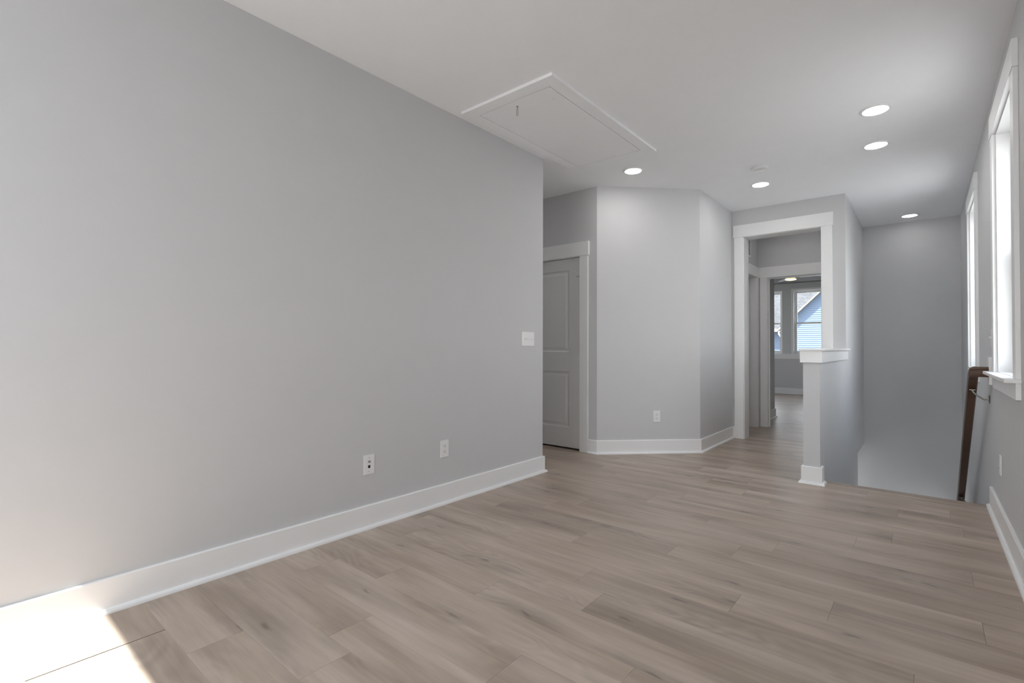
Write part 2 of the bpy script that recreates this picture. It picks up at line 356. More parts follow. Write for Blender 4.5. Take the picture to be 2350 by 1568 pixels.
# ------------------------------------------------------------------ floor of planks
PW, PL = .1905, 1.209
JOINT = {-2:-2.226, -1:-2.226, 0:-1.99, 1:-1.561, 2:-1.71, 3:-1.09, 4:-1.965, 5:-1.512, 6:-1.087, 7:-1.243, 8:-.622, 9:-.303, 10:-1.043, 11:-.775,
         12:-.627, 13:.165, 14:-.303, 15:-.149, 17:.169, 20:-.333}
def floor():
    bm = bmesh.new(); uvl = bm.loops.layers.uv.new('grain'); tl = bm.loops.layers.float_color.new('tone')
    rnd = random.Random(11); g = .0004
    for k in range(-27, 68):
        y0 = .595+PW*k; y1 = y0+PW; gy = .0002
        a, b = max(y0, YK), min(y1, YW)
        if b <= a: continue
        off = JOINT.get(k, rnd.uniform(0, PL))
        x = off - PL*math.ceil((off+5.0)/PL)
        gap = .0028 if k in (-1, -2) else g
        while x < XR:
            u0, t = rnd.uniform(0, 60), rnd.uniform(0, 1); v0 = rnd.uniform(0, 60); fl = rnd.choice((-1, 1))
            spans = [(x+gap, x+PL-gap, a+gy if a == y0 else a, b-gy if b == y1 else b)]
            out = []
            for sx0, sx1, sy0, sy1 in spans:
                sx0 = max(sx0, -5.0 if sy0 > YB-.05 else XK); sx1 = min(sx1, XR)
                if sy1 <= YS: out.append((sx0, sx1, sy0, sy1)); continue
                if sy0 < YS:
                    out.append((sx0, sx1, sy0, YS)); sy0 = YS
                if sy0 >= YS: out.append((sx0, min(sx1, XD0+.02), sy0, sy1))
            for sx0, sx1, sy0, sy1 in out:
                if sx1-sx0 < .002 or sy1-sy0 < .002: continue
                for (z, ) in [(0.0,)]:
                    f = bm.faces.new([bm.verts.new(p) for p in ((sx0,sy0,z),(sx1,sy0,z),(sx1,sy1,z),(sx0,sy1,z))])
                    for lp in f.loops:
                        lp[uvl].uv = (u0+fl*(lp.vert.co.x-x), v0+lp.vert.co.y-y0); lp[tl] = (t, t, t, 1)
                    # thin plank edges down to the subfloor
                    c = [v for v in f.verts]; lo = [bm.verts.new((v.co.x, v.co.y, -.004)) for v in c]
                    for i in range(4):
                        q = bm.faces.new([c[(i+1)%4], c[i], lo[i], lo[(i+1)%4]])
                        for lp in q.loops: lp[uvl].uv = (u0, v0); lp[tl] = (t, t, t, 1)
            x += PL
    # subfloor slab
    def bx(x0,x1,y0,y1,z0,z1):
        r = bmesh.ops.create_cube(bm, size=1); 
        for v in r['verts']: v.co = Vector(((x0+x1)/2+v.co.x*(x1-x0), (y0+y1)/2+v.co.y*(y1-y0), (z0+z1)/2+v.co.z*(z1-z0)))
        for f in {f for v in r['verts'] for f in v.link_faces}: f.material_index = 1
    bx(-5.12, XR, YB-.13, YS, -.207, -.003); bx(SX1, XR, YK-.15, YB-.13, -.207, -.003); bx(-5.12, XD0+.02, YS, YW+.12, -.207, -.003)
    me = bpy.data.meshes.new('floor'); bm.to_mesh(me); bm.free(); me.materials.append(PLANK); me.materials.append(SUBF)
    o = bpy.data.objects.new('floor', me); C.objects.link(o); struct(o)
    return o
floor()

# ------------------------------------------------------------------ stairs
def stairs():
    root = struct(MB().box(XD, XR, YS-.115, YS-.001, ZL, -.208).build('wall_stair_front', WALL))
    st = empty('staircase', (0, YS, -2.09)); struct(st, 'wooden stairs dropping away between the low wall and the window wall', 'stairs')
    n, run, rise = 10, .266, .19
    for i in range(1, n+1):
        y0 = YS+.001+run*(i-1); z = -rise*i
        mb = MB().box(XD+.001, XR-.001, y0-.0, y0+run+.02, z-.03, z)
        o = mb.build('tread', PLANK_S); o.parent = st; o.matrix_parent_inverse = st.matrix_world.inverted()
        o.location = -st.location
        o2 = MB().box(XD+.001, XR-.001, y0+run, y0+run+.018, z-rise, z-.03).build('riser', TRIM); o2.parent = st; o2.location = -st.location
    struct(MB().box(-2.5, XR, 7.375, YF, -2.2, -2.09).build('floor_landing', PLANK_S))
    struct(MB().box(-2.5, XR+.15, YS-.115, YF+.15, ZL-.1, ZL).build('floor_lower', SUBF))
    # nosing board at the floor edge
    nb = MB().box(XD+.002, XR-.002, YS-.052, YS+.018, -.022, .0035, bev=.0015).build('trim_1', PLANK_S); struct(nb)
def plank_simple():
    m = bpy.data.materials.new('oak_nosing'); m.use_nodes = True; nt = m.node_tree; b = nt.nodes['Principled BSDF']; L = nt.links
    tc = N(nt, 'ShaderNodeTexCoord'); mp = N(nt, 'ShaderNodeMapping'); mp.inputs['Scale'].default_value = (2, 40, 40); L.new(tc.outputs['Object'], mp.inputs[0])
    n = N(nt, 'ShaderNodeTexNoise'); n.inputs['Scale'].default_value = 1.2; n.inputs['Detail'].default_value = 5; L.new(mp.outputs[0], n.inputs['Vector'])
    L.new(mixc(nt, n.outputs['Fac'], (.28, .22, .18), (.40, .33, .28)), b.inputs['Base Color']); b.inputs['Roughness'].default_value = .4
    return m
PLANK_S = plank_simple()
stairs()

# ------------------------------------------------------------------ baseboards
struct(sweep([(XL, YB), (XL, Y1), (-4.98, Y1)], BASE, -1).build('baseboard_left', TRIM, smooth=True))
struct(sweep([(-2.662, Y2), (AX, Y2), (BX, BY), (BX, Y3), (-1.758, Y3)], BASE, -1).build('baseboard_passage', TRIM, smooth=True))
struct(sweep([(XD0, Y3-.02), (XD0, YP), (XD, YP), (XD, YS-.055)], BASE, -1).build('baseboard_low_wall', TRIM, smooth=True))
struct(sweep([(XR, YK), (XR, YS)], BASE, 1).build('baseboard_right', TRIM, smooth=True))
struct(sweep([(XK, YB), (XK, YK), (XR-.034, YK)], BASE, 1).build('baseboard_back', TRIM, smooth=True))
struct(sweep([(-1.815, Y4B+.02), (-1.815, 8.60), (-4.9, 8.60)], BASE, -1).build('baseboard_bedroom_entry', TRIM, smooth=True))
struct(sweep([(-4.9, YW), (XD0, YW)], BASE, -1).build('baseboard_bedroom_window', TRIM, smooth=True))
struct(sweep([(XD0, YW-.04), (XD0, Y4B+.0)], BASE, -1).build('baseboard_bedroom_right', TRIM, smooth=True))

# ------------------------------------------------------------------ casings (craftsman: flat legs, taller head that runs a little past)
def casing(name, T, w0, w1, ztop, cw=.105, head=.145, ov=.010, th=.018, z0=0, zr=None, depth=None, stop=False):
    """local x along the wall, local -y out of the wall into the room; depth = jamb lining behind the face"""
    root = MB(T).box(w0-cw, w0-.006, -th, 0, z0, ztop, bev=.0015).box(w1+.006, w1+cw, -th, 0, z0 if zr is None else zr, ztop, bev=.0015) \
        .box(w0-cw-ov, w1+cw+ov, -th-.004, 0, ztop+.0005, ztop+head, bev=.0015)
    if depth:
        root.box(w0-.018, w0+.002, -.001, depth+.001, z0, ztop-.002).box(w1-.002, w1+.018, -.001, depth+.001, z0, ztop-.002).box(w0+.002, w1-.002, -.001, depth+.001, ztop-.004, ztop+.012)
        root.box(w0-cw, w0-.006, depth, depth+th, z0, ztop).box(w1+.006, w1+cw, depth, depth+th, z0, ztop).box(w0-cw-ov, w1+cw+ov, depth, depth+th+.004, ztop, ztop+head)
    if stop:
        s0 = depth*.38
        root.box(w0+.002, w0+.014, s0, s0+.035, z0, ztop-.004).box(w1-.014, w1-.002, s0, s0+.035, z0, ztop-.004).box(w0+.014, w1-.014, s0, s0+.035, ztop-.016, ztop-.004)
    return root.build(name, TRIM)
def face(y): return Matrix.Translation((0, y, 0))
c = casing('trim_2', face(Y3), OX0, OX1, 2.415, depth=.2); struct(c, 'wide white casing around the doorless passage opening', 'trim')
c = casing('trim_3', face(Y4), BD0, BD1, 2.058, head=.145, cw=.095, ov=.006, depth=.12, stop=True); struct(c)
c = casing('trim_4', face(Y2), CD0, CD1, 2.045, head=.145, ov=.012); struct(c)
TH = Matrix.Translation((XH, 0, 0)) @ Matrix.Rotation(math.radians(90), 4, 'Z')      # local x -> +y, local -y -> +x
c = casing('trim_5', TH, HD0, HD1, 2.058, head=.14, ov=.008, depth=.12); struct(c)

# low wall cap: board with a skirt under it
cp = MB().box(XD0-.024, XD+.040, YP-.036, Y3, 1.064, 1.081, bev=.003).build('trim_6', TRIM)
struct(sweep([(XD0, Y3), (XD0, YP), (XD, YP), (XD, Y3)], [(.0, .968), (.0185, .968), (.0185, 1.0635), (0, 1.0635)], -1).build('trim_10', TRIM), 'flat white skirt board under the cap of the low wall', 'trim')
struct(MB().box(XD0+.0005, XD-.0005, YP+.0005, Y3, .975, 1.0635).build('trim_11', TRIM))
struct(cp, 'white painted cap board on the low wall beside the stairs', 'trim')

# ------------------------------------------------------------------ doors
def panel_door(name, T, w0, w1, z0, z1, th=.035, split=(.829, 1.037), hinges=True, mats=DOORM):
    """moulded two panel door, front face at local y = 0 (towards -y)"""
    mb = MB(T)
    st = .135; zb, zt = .231, 1.914
    # slab as stiles and rails around two recessed fields
    mb.box(w0, w0+st, 0, th, z0, z1).box(w1-st, w1, 0, th, z0, z1)
    mb.box(w0+st, w1-st, 0, th, z0, zb).box(w0+st, w1-st, 0, th, split[0], split[1]).box(w0+st, w1-st, 0, th, zt, z1)
    for a, b in ((zb, split[0]), (split[1], zt)):
        x0, x1 = w0+st, w1-st
        rings = []
        for ins, dy in ((0, 0), (.012, .009), (.026, .009), (.050, .003)):
            rings.append([(x0+ins, dy, a+ins), (x1-ins, dy, a+ins), (x1-ins, dy, b-ins), (x0+ins, dy, b-ins)])
        n = 4; vs = [p for r in rings for p in r]; fs = []
        for k in range(3):
            for i in range(4): fs.append((k*4+i, k*4+(i+1)%4, (k+1)*4+(i+1)%4, (k+1)*4+i))
        fs.append((12, 13, 14, 15)); mb.poly(vs, fs)
        mb.poly([(x0, th, a), (x1, th, a), (x1, th, b), (x0, th, b)], [(0, 1, 2, 3)])
    o = mb.build(name, mats)
    if hinges:
        for zc in (1.787, 1.041, .302):
            hb = MB(T).lathe([(.0001, -.048), (.0055, -.048), (.0065, -.045), (.0065, .045), (.0055, .048), (.0001, .048)], (w1+.003, -.006, zc), 12)
            hb.box(w1-.001, w1+.0035, -.003, .02, zc-.045, zc+.045)
            h = hb.build('hinge', NICKEL, o, smooth=True)
            if zc > 1.5:
                MB(T).tube([(w1+.003, -.006, zc+.046), (w1-.006, -.018, zc+.048), (w1-.03, -.022, zc+.046)], .0035).build('hinge_door_stop', NICKEL, h, smooth=True)
    return o
d = panel_door('door_1', face(Y2+.012), CD0+.004, CD1-.004, .019, 2.034); struct(d, 'white two panel door, partly hidden behind the long left wall', 'door')
jm = MB().box(CD0-.0, CD0+.0035, Y2-.001, Y2+.12, 0, 2.0449).box(CD1-.0035, CD1, Y2-.001, Y2+.12, 0, 2.0449).box(CD0, CD1, Y2-.001, Y2+.12, 2.039, 2.0449)
jm.box(CD0+.0035, CD0+.02, Y2+.05, Y2+.085, 0, 2.039).box(CD1-.02, CD1-.0035, Y2+.05, Y2+.085, 0, 2.039).box(CD0+.02, CD1-.02, Y2+.05, Y2+.085, 2.022, 2.039)
struct(jm.build('trim_7', TRIM))
kb = MB().lathe([(.0001, .0), (.032, 0), (.032, -.006), (.012, -.010), (.012, -.03), (.022, -.036), (.027, -.05), (.022, -.063), (.0001, -.066)], (CD0+.07, Y2+.011, .95), 24, 'Y').build('door_knob', NICKEL, d, smooth=True)
wall('wall_closet_back', [(-4.6, -1.9, 5.3, 5.4, 0, H), (-4.7, -4.6, Y2+.12, 5.4, 0, H)])
d2 = panel_door('door_2', TH @ Matrix.Translation((0, .075, 0)), HD0+.02, HD1-.02, .012, 2.036, hinges=False); struct(d2, 'white door set back in the left wall of the short hall', 'door')

# ------------------------------------------------------------------ windows
def window(name, T, w0, w1, z0, z1, depth=.15, cased=True, cw=.105, label=None, cw_in=.0, sill=True, nose=.060, horn=.04):
    """double-hung vinyl window; local x along the wall, room on the -y side, wall from 0 to depth"""
    fr = MB(T); f = .035; y0, y1 = depth-.075, depth-.005
    fr.box(w0, w0+f, y0, y1, z0, z1).box(w1-f, w1, y0, y1, z0, z1).box(w0+f, w1-f, y0, y1, z0, z0+f).box(w0+f, w1-f, y0, y1, z1-f, z1)
    root = fr.build(name, VINYL); struct(root, label, 'window' if label else None)
    zm = (z0+z1)/2-.03
    for (a, b, yy, nm) in ((z0+f, zm+.02, y0+.008, 'lower_sash'), (zm-.02, z1-f, y0+.036, 'upper_sash')):
        s = .038; x0, x1 = w0+f, w1-f
        o = MB(T).box(x0, x0+s, yy, yy+.026, a, b).box(x1-s, x1, yy, yy+.026, a, b).box(x0+s, x1-s, yy, yy+.026, a, a+s).box(x0+s, x1-s, yy, yy+.026, b-s, b).build(nm, VINYL, root)
        MB(T).box(x0+s-.003, x1-s+.003, yy+.011, yy+.015, a+s-.003, b-s+.003).build('pane', GLASS, o)
    jb = MB(T)
    jt = .012
    jb.box(w0-.001, w0+jt, 0, y0, z0, z1).box(w1-jt, w1+.001, 0, y0, z0, z1).box(w0+jt, w1-jt, 0, y0, z1-jt, z1)
    jb.build('jamb_lining', TRIM if cased else WALL_R, root)
    if cased:
        cs = MB(T).box(w0-cw, w0-.005, -.019, 0, z0, z1, bev=.0015).box(w1+.005, w1+cw, -.019, 0, z0, z1, bev=.0015).box(w0-cw-.008, w1+cw+.008, -.023, 0, z1+.0005, z1+.135, bev=.0015)
        cs.build('casing', TRIM, root)
    if sill:
        MB(T).box(w0-cw-horn, w1+cw+horn*.4, -nose, .0, z0-.019, z0, bev=.004).box(w0+.001, w1-.001, -.001, y0, z0-.02, z0+.002).build('stool', TRIM, root)
        MB(T).box(w0-cw, w1+cw, -.019, 0, z0-.100, z0-.019, bev=.0015).build('apron', TRIM, root)
    return root
WALL_R = WALL
TR = Matrix.Translation((XR, 0, 0)) @ Matrix.Rotation(math.radians(-90), 4, 'Z')    # local x -> -y ; local -y -> -x
window('window_1', TR, -W1b, -W1a, WZ0, WZ1, label='tall white window nearest the viewer on the right wall')
window('window_2', TR, -W2b, -W2a, WZ2, WZ1, nose=.019, horn=-.02, label='tall white window further along the right wall, above the stairs')
window('window_added_8', TR, -WPb, -WPa, WZ0, WZ1, label='unseen tall white window added on the right wall behind the viewer')  # unseen, added to light the left wall from the right
portal('portal_right_b', (XR+.16, (WPa+WPb)/2, (WZ0+WZ1)/2), (-1, 0, 0), WPb-WPa, WZ1-WZ0)
window('window_added_6', TR, -LWb, -LWa, LWz0, LWz1, cased=False, sill=False)  # unseen window added to brighten the lower stairwell
portal('portal_landing', (XR+.16, (LWa+LWb)/2, (LWz0+LWz1)/2), (-1, 0, 0), LWb-LWa, LWz1-LWz0)
TB = Matrix.Translation((0, YW, 0)); A90_ = math.radians(90)
window('window_3', TB, VA0, VA1, VZ0, VZ1, cased=False, sill=False, label='bedroom window cut off by the entry wall, grey roof outside')
window('window_4', TB, VB0, VB1, VZ0, VZ1+.0, cased=False, sill=False, label='bedroom window showing a gable with pale lap siding outside')
TL = Matrix.Translation((-5.0, 0, 0)) @ Matrix.Rotation(A90_, 4, 'Z')
window('window_added_9', TL, 9.2, 11.4, VZ0, VZ1, depth=.12, cased=False, sill=False)  # unseen side window added to brighten the bedroom
portal('portal_bed_side', (-5.14, 10.3, 1.7), (1, 0, 0), 2.2, 1.5)
bs = MB().box(VA0-.1, VB1+.1, YW-.045, YW-.0005, VZ0-.052, VZ0-.002, bev=.003).box(VA0-.08, VB1+.08, YW-.019, YW-.0005, VZ0-.12, VZ0-.052, bev=.001).build('trim_8', TRIM)
struct(bs)
bt = MB().box(VB0-.03, VB0, YW-.012, YW-.0005, VZ0-.002, VZ1+.03).box(VB1, VB1+.03, YW-.012, YW-.0005, VZ0-.002, VZ1+.03).box(VB0, VB1, YW-.012, YW-.0005, VZ1, VZ1+.03).build('trim_9', TRIM); struct(bt)

# glazed door in the back wall (behind the camera): daylight and sun come through it
def slider():
    y0, y1 = YB-.115, YB-.015
    fr = MB().box(SX0, SX0+.022, y0, y1, 0, SZ-.03).box(SX1-.045, SX1, y0, y1, 0, SZ-.03).box(SX0, SX1, y0, y1, SZ-.03, SZ).box(SX0+.045, SX1-.045, y0, y1, 0, .03)
    r = struct(fr.build('door_3', VINYL), 'white framed glass door behind the viewer', 'door')
    for a, b, yy in ((SX0+.022, SX1-.045, YB-.085),):
        s = .032
        o = MB().box(a, a+s, yy, yy+.04, .03, SZ-.03).box(b-s, b, yy, yy+.04, .03, SZ-.03).box(a+s, b-s, yy, yy+.04, .03, .12).box(a+s, b-s, yy, yy+.04, SZ-.06, SZ-.03).build('door_leaf', VINYL, r)
        MB().box(a+s-.005, b-s+.005, yy+.018, yy+.022, .115, SZ-.055).build('pane', GLASS, o)
slider()
TK = Matrix.Translation((0, YK, 0)) @ Matrix.Rotation(math.radians(180), 4, 'Z')
window('window_added_7', TK, -KX1, -KX0, KZ0, KZ1, label='unseen wide window added behind the viewer for daylight')  # unseen window, added for even light from behind
portal('portal_back_far', ((KX0+KX1)/2, YK-.17, (KZ0+KZ1)/2), (0, 1, 0), KX1-KX0, KZ1-KZ0)
# unseen window added at the far end of the lower hall to light the stairwell
lw = MB().box(-2.56, -2.5, 7.255, YF+.15, ZL, -2.0).box(-2.56, -2.5, 7.255, YF+.15, -.6, -.207).build('wall_lower_end', WALL); struct(lw)
lf = MB().box(-2.55, -2.51, 7.375, 7.42, -2.0, -.6).box(-2.55, -2.51, YF-.045, YF, -2.0, -.6).box(-2.55, -2.51, 7.42, YF-.045, -2.0, -1.95).box(-2.55, -2.51, 7.42, YF-.045, -.65, -.6).build('window_added_5', VINYL); struct(lf)
MB().box(-2.532, -2.528, 7.42, YF-.045, -1.95, -.65).build('pane', GLASS, lf)

portal('portal_back', ((SX0+SX1)/2, YB-.14, SZ/2), (0, 1, 0), SX1-SX0, SZ)
portal('portal_stair_near', (XR+.16, (W1a+W1b)/2, (WZ0+WZ1)/2), (-1, 0, 0), W1b-W1a, WZ1-WZ0)
portal('portal_stair_far', (XR+.16, (W2a+W2b)/2, (WZ0+WZ1)/2), (-1, 0, 0), W2b-W2a, WZ1-WZ0)
portal('portal_bed_a', ((VA0+VA1)/2, YW+.16, (VZ0+VZ1)/2), (0, -1, 0), VA1-VA0, VZ1-VZ0)
portal('portal_bed_b', ((VB0+VB1)/2, YW+.16, (VZ0+VZ1)/2), (0, -1, 0), VB1-VB0, VZ1-VZ0)
portal('portal_lower', (-2.57, 7.8, -1.3), (1, 0, 0), .85, 1.4)

# ------------------------------------------------------------------ handrail on the right wall
def handrail():
    root = empty('stair_handrail', (.257, 4.645, .925))
    tag(root, 'dark brown wooden handrail turning into the right wall and running down the stairs', 'handrail')
    sec = [(-.027,-.022),(-.027,.010),(-.022,.014),(-.024,.024),(-.016,.034),(0,.037),(.016,.034),(.024,.024),(.022,.014),(.027,.010),(.027,-.022),(.022,-.034),(-.022,-.034)]
    cx, cy, cz = .257, 4.645, .922; sl = .725; kz = 1/math.cos(math.atan(sl))
    def ring(fn): return [fn(a, h) for a, h in sec]
    rings = [ring(lambda a, h: (.331, cy-a, cz+h)), ring(lambda a, h: (.290, cy-a, cz+h)), ring(lambda a, h: (cx-a*1.0, cy-a, cz+h-.004))]
    rings[2] = ring(lambda a, h: (cx-a, cy-a, cz+h-.006*(a/.027) ))
    for y in (4.70, 4.76, 5.5, 6.3, 7.1, 7.75):
        f = min(1, (y-4.66)/.10)
        zz = cz-(y-4.675)*sl-.002
        rings.append(ring(lambda a, h: (cx-a, y, zz+h*(1+(kz-1)*f))))
    o = MB().loft(rings).build('rail', RAILM, root, smooth=True); o.location = -root.location
    rb = MB().box(XR-.018, XR, 4.60, 4.70, .838, 1.025, bev=.003).build('wall_block', TRIM, root); rb.location = -root.location
    for y in (4.795, 6.33, 7.5):
        z = cz-(y-4.675)*sl-.034*kz
        bk = MB().lathe([(.0001, -.001), (.030, -.001), (.031, -.004), (.022, -.007), (.0001, -.009)], (XR, y, z-.066), 24, 'X')
        bk.tube([(XR-.006, y, z-.066), (XR-.03, y, z-.07), (XR-.062, y, z-.048), (XR-.085, y, z-.022), (XR-.092, y, z-.004)], .0055, 12)
        bk.box(XR-.107, XR-.077, y-.028, y+.028, z-.005, z-.001)
        b = bk.build('wall_bracket', NICKEL, root, smooth=True); b.location = -root.location
handrail()

# ------------------------------------------------------------------ wall plates
def plate(name, pos, ang, w, h, label, cat, kind, group=None):
    """pos on the wall face; local x along the wall, local -y out of it"""
    root = empty(name, pos, (0, 0, ang)); tag(root, label, cat, group)
    MB().box(-w/2, w/2, -.006, -.0002, -h/2, h/2, bev=.0022).build('face_plate', PLASTIC, root)
    if kind == 'outlet':
        for s in (-1, 1):
            zc = s*.0195
            r = MB().loft([[(.0165*math.cos(t)*1.0, yy, zc+max(-.0125, min(.0125, .0165*math.sin(t)))) for t in [2*math.pi*i/28 for i in range(28)]] for yy in (-.004, -.0078)]).build('receptacle', PLASTIC2, root)
            MB().box(-.0075, -.0055, -.0082, -.0077, zc-.001, zc+.0065).box(.0055, .0075, -.0082, -.0077, zc-.0, zc+.0055).lathe([(.0001, -.0082), (.0026, -.0082), (.0026, -.0077), (.0001, -.0077)], (0, 0, zc-.0065), 14, 'Y').build('slots', BLACK, r)
        MB().lathe([(.0001, -.0075), (.0026, -.007), (.003, -.005), (.0001, -.005)], (0, 0, 0), 14, 'Y').build('screw', PLASTIC2, root)
    elif kind == 'cable':
        MB().lathe([(.0001, -.018), (.0022, -.018), (.0044, -.0175), (.0048, -.010), (.0062, -.010), (.0062, -.0055), (.0001, -.0055)], (0, 0, .018), 6*3, 'Y').build('coaxial_socket', NICKEL, root, smooth=True)
        MB().box(-.0075, .0075, -.0068, -.0055, -.021, -.0045).build('data_socket', BLACK, root)
        for s in (-1, 1): MB().lathe([(.0001, -.0072), (.0026, -.0068), (.003, -.0055), (.0001, -.005)], (0, 0, s*.0415), 14, 'Y').build('screw', NICKEL, root)
    else:
        n = kind
        for i in range(n):
            x = (i-(n-1)/2)*.046
            MB().box(x-.0052, x+.0052, -.0068, -.005, -.012, .012).build('toggle_frame', PLASTIC2, root)
            s = 1 if i else -1
            MB(Matrix.Translation((x, -.006, 0)) @ Matrix.Rotation(s*.55, 4, 'X')).box(-.0038, .0038, -.013, .001, -.0045, .0045, bev=.001).build('toggle', PLASTIC, root)
    return root
A90 = math.radians(90)
plate('cable_plate', (XL, 1.709, .378), A90, .072, .117, 'white wall plate with a round cable socket and a small black square socket', 'wall plate', 'cable')
plate('power_outlet', (XL, 2.314, .379), A90, .072, .117, 'white double outlet on the long left wall, right of the cable plate', 'outlet', 'outlet')
plate('light_switch', (XL, 3.247, 1.154), A90, .165, .117, 'white three toggle switch plate near the end of the long left wall', 'switch', 3)
dx, dy = BX-AX, BY-Y2; Ln = math.hypot(dx, dy); t = .572/1.0
plate('power_outlet', (AX+dx/Ln*.625, Y2+dy/Ln*.625, .378), math.atan2(dy, dx), .072, .117, 'white double outlet low on the angled wall facing the room', 'outlet', 'outlet')
plate('power_outlet', (XR, 4.18, .378), -A90, .072, .117, 'white outlet seen edge-on below the near window on the right wall', 'outlet', 'outlet')
plate('light_switch', (XR, 4.595, 1.155), -A90, .072, .117, 'white switch seen edge-on between the two right-hand windows', 'switch', 1)

# ------------------------------------------------------------------ ceiling fittings
def downlight():
    r = empty('recessed_light', (0, 0, H))
    MB().lathe([(.074, -.0002), (.094, -.0002), (.0955, -.002), (.090, -.006), (.080, -.0085), (.074, -.0075), (.074, -.0002)][:6]+[(.074, -.0003)], (0,0,0), 56).build('trim_ring', TRIM, r, smooth=True)
    MB().lathe([(.0737, -.002), (.0735, -.0075), (.060, -.0105), (.035, -.0125), (.0001, -.0130)], (0,0,0), 56).build('lens', LENS, r, smooth=True)
    return r
proto = downlight()
spots = [((-.251, 4.215), 'round recessed ceiling light nearest the viewer, upper right'),
         ((-.293, 4.945), 'round recessed ceiling light just beyond the nearest one, over the stair edge'),
         ((-1.259, 5.395), 'round recessed ceiling light in front of the smoke detector, before the passage opening'),
         ((-2.075, 4.221), 'round recessed ceiling light beside the attic hatch, before the angled wall'),
         ((-.133, 7.834), 'round recessed ceiling light at the far end over the stairwell'),
         ((-.45, .6), 'unseen round recessed ceiling light added above the viewer as fill'),  # unseen fill lamps, added above and behind the viewer
         ((-.45, -2.6), 'unseen round recessed ceiling light added behind the viewer as fill'),
         ((-1.22, 6.93), 'unseen round recessed ceiling light added in the short hall beyond the passage opening'),  # unseen lamp added to brighten the short hall
         ((-3.9, 3.93), 'unseen round recessed ceiling light added in the side hall before the closet door')]  # unseen lamp added to brighten the closet door
for i, ((x, y), lab) in enumerate(spots):
    o = proto if i == 0 else copy_tree(proto)
    o.location = (x, y, H); tag(o, lab, 'ceiling light', 'recessed ceiling lights')
    if i in (4, 7, 8):
        for ch in o.children:
            if ch.name.startswith('lens'): ch.data = ch.data.copy(); ch.data.materials[0] = LENS_DIM
o = copy_tree(proto); o.location = (-1.3, 7.8, -.207); tag(o, 'unseen round recessed ceiling light added in the lower hall below this floor', 'ceiling light', 'recessed ceiling lights')  # unseen lamp added to brighten the lower stair wall
for ch in o.children:
    if ch.name.startswith('lens'): ch.data = ch.data.copy(); ch.data.materials[0] = LENS_LOW
sm = MB().lathe([(.0001, 0), (.066, 0), (.068, -.004), (.067, -.012), (.063, -.016), (.060, -.017), (.058, -.026), (.050, -.029), (.0001, -.0295)], (0, 0, 0), 48).build('smoke_detector', PLASTIC, smooth=True)
sm.data.materials[0] = DETECT
sm.location = (-1.139, 4.875, H); tag(sm, 'round white smoke detector on the ceiling beyond the hatch', 'smoke detector')
MB().lathe([(.0001, -.0293), (.012, -.0293), (.012, -.031), (.0001, -.0315)], (.02, .0, 0), 20).build('test_button', PLASTIC2, sm)

def hatch():
    x0, x1, y0, y1 = -2.485, -1.706, 2.395, 3.90; px0, px1, py0, py1 = -2.398, -1.790, 2.490, 3.782
    z1, z0 = H, H-.019
    root = empty('attic_hatch', ((x0+x1)/2, (y0+y1)/2, H)); tag(root, 'flush attic access hatch in a flat frame on the ceiling beside the left wall', 'attic hatch')
    m = MB().box(x0, x1, y0, py0, z0, z1).box(x0, x1, py1, y1, z0, z1).box(x0, px0, py0, py1, z0, z1).box(px1, x1, py0, py1, z0, z1).build('frame', HATCH, root); m.location = -root.location
    m = MB().box(px0, px1, py0, py1, H-.004, H-.001).build('shadow_gap', CAVITY, root); m.location = -root.location
    g = .005
    p = MB().box(px0+g, px1-g, py0+g, py1-g, z0+.001, H-.0045).build('panel', HATCH, root); p.location = -root.location
    for x, y in ((-1.86, 2.63), (-2.345, 2.615), (-1.85, 3.0), (-2.34, 2.99), (-1.85, 3.745), (-2.02, 3.745), (-2.335, 3.745)):
        MB().lathe([(.0001, -.0015), (.006, -.0012), (.0075, .0005), (.0001, .0006)], (x, y, z0+.001), 16).build('screw_cap', PLASTIC, p, smooth=True)
    # pull hook: eye screw with a hanging wire loop
    hx, hy = -2.110, 2.56
    lp = [(hx+.0055*math.sin(t)*(1 if t < math.pi else 1), hy, z0-.012-.021+.021*math.cos(t)) for t in [2*math.pi*i/24 for i in range(25)]]
    lp = [(hx+.009*math.sin(t)*(.25+.75*(1-math.cos(t))/2), hy, z0-.036+.026*math.cos(t)) for t in [2*math.pi*i/28 for i in range(29)]]
    hk = MB().lathe([(.0001, 0), (.0075, 0), (.0075, -.003), (.003, -.005), (.003, -.011), (.0001, -.011)], (hx, hy, z0+.001), 16).tube(lp, .0017, 8).build('pull_hook', NICKEL, p, smooth=True)
hatch()

# return air grille high on the hall's left wall
def grille():
    r = empty('return_air_grille', (XH, 6.87, 2.415), (0, 0, A90)); tag(r, 'grey slatted air grille high on the left wall of the short hall', 'air grille')
    w, h = .36, .25
    MB().box(-w/2, w/2, -.008, -.0002, -h/2, -h/2+.025).box(-w/2, w/2, -.008, -.0002, h/2-.025, h/2).box(-w/2, -w/2+.02, -.008, -.0002, -h/2+.025, h/2-.025).box(w/2-.02, w/2, -.008, -.0002, -h/2+.025, h/2-.025).build('frame', TRIM, r)
    mb = MB()
    for i in range(13):
        z = -h/2+.033+i*.0153
        mb.poly([(-w/2+.02, -.007, z-.004), (w/2-.02, -.007, z-.004), (w/2-.02, -.001, z+.006), (-w/2+.02, -.001, z+.006), (-w/2+.02, -.006, z-.005), (w/2-.02, -.006, z-.005), (w/2-.02, -.0002, z+.005), (-w/2+.02, -.0002, z+.005)], [(0,1,2,3),(7,6,5,4),(0,4,5,1),(2,6,7,3)])
    mb.build('louvres', GRILLE, r)
grille()

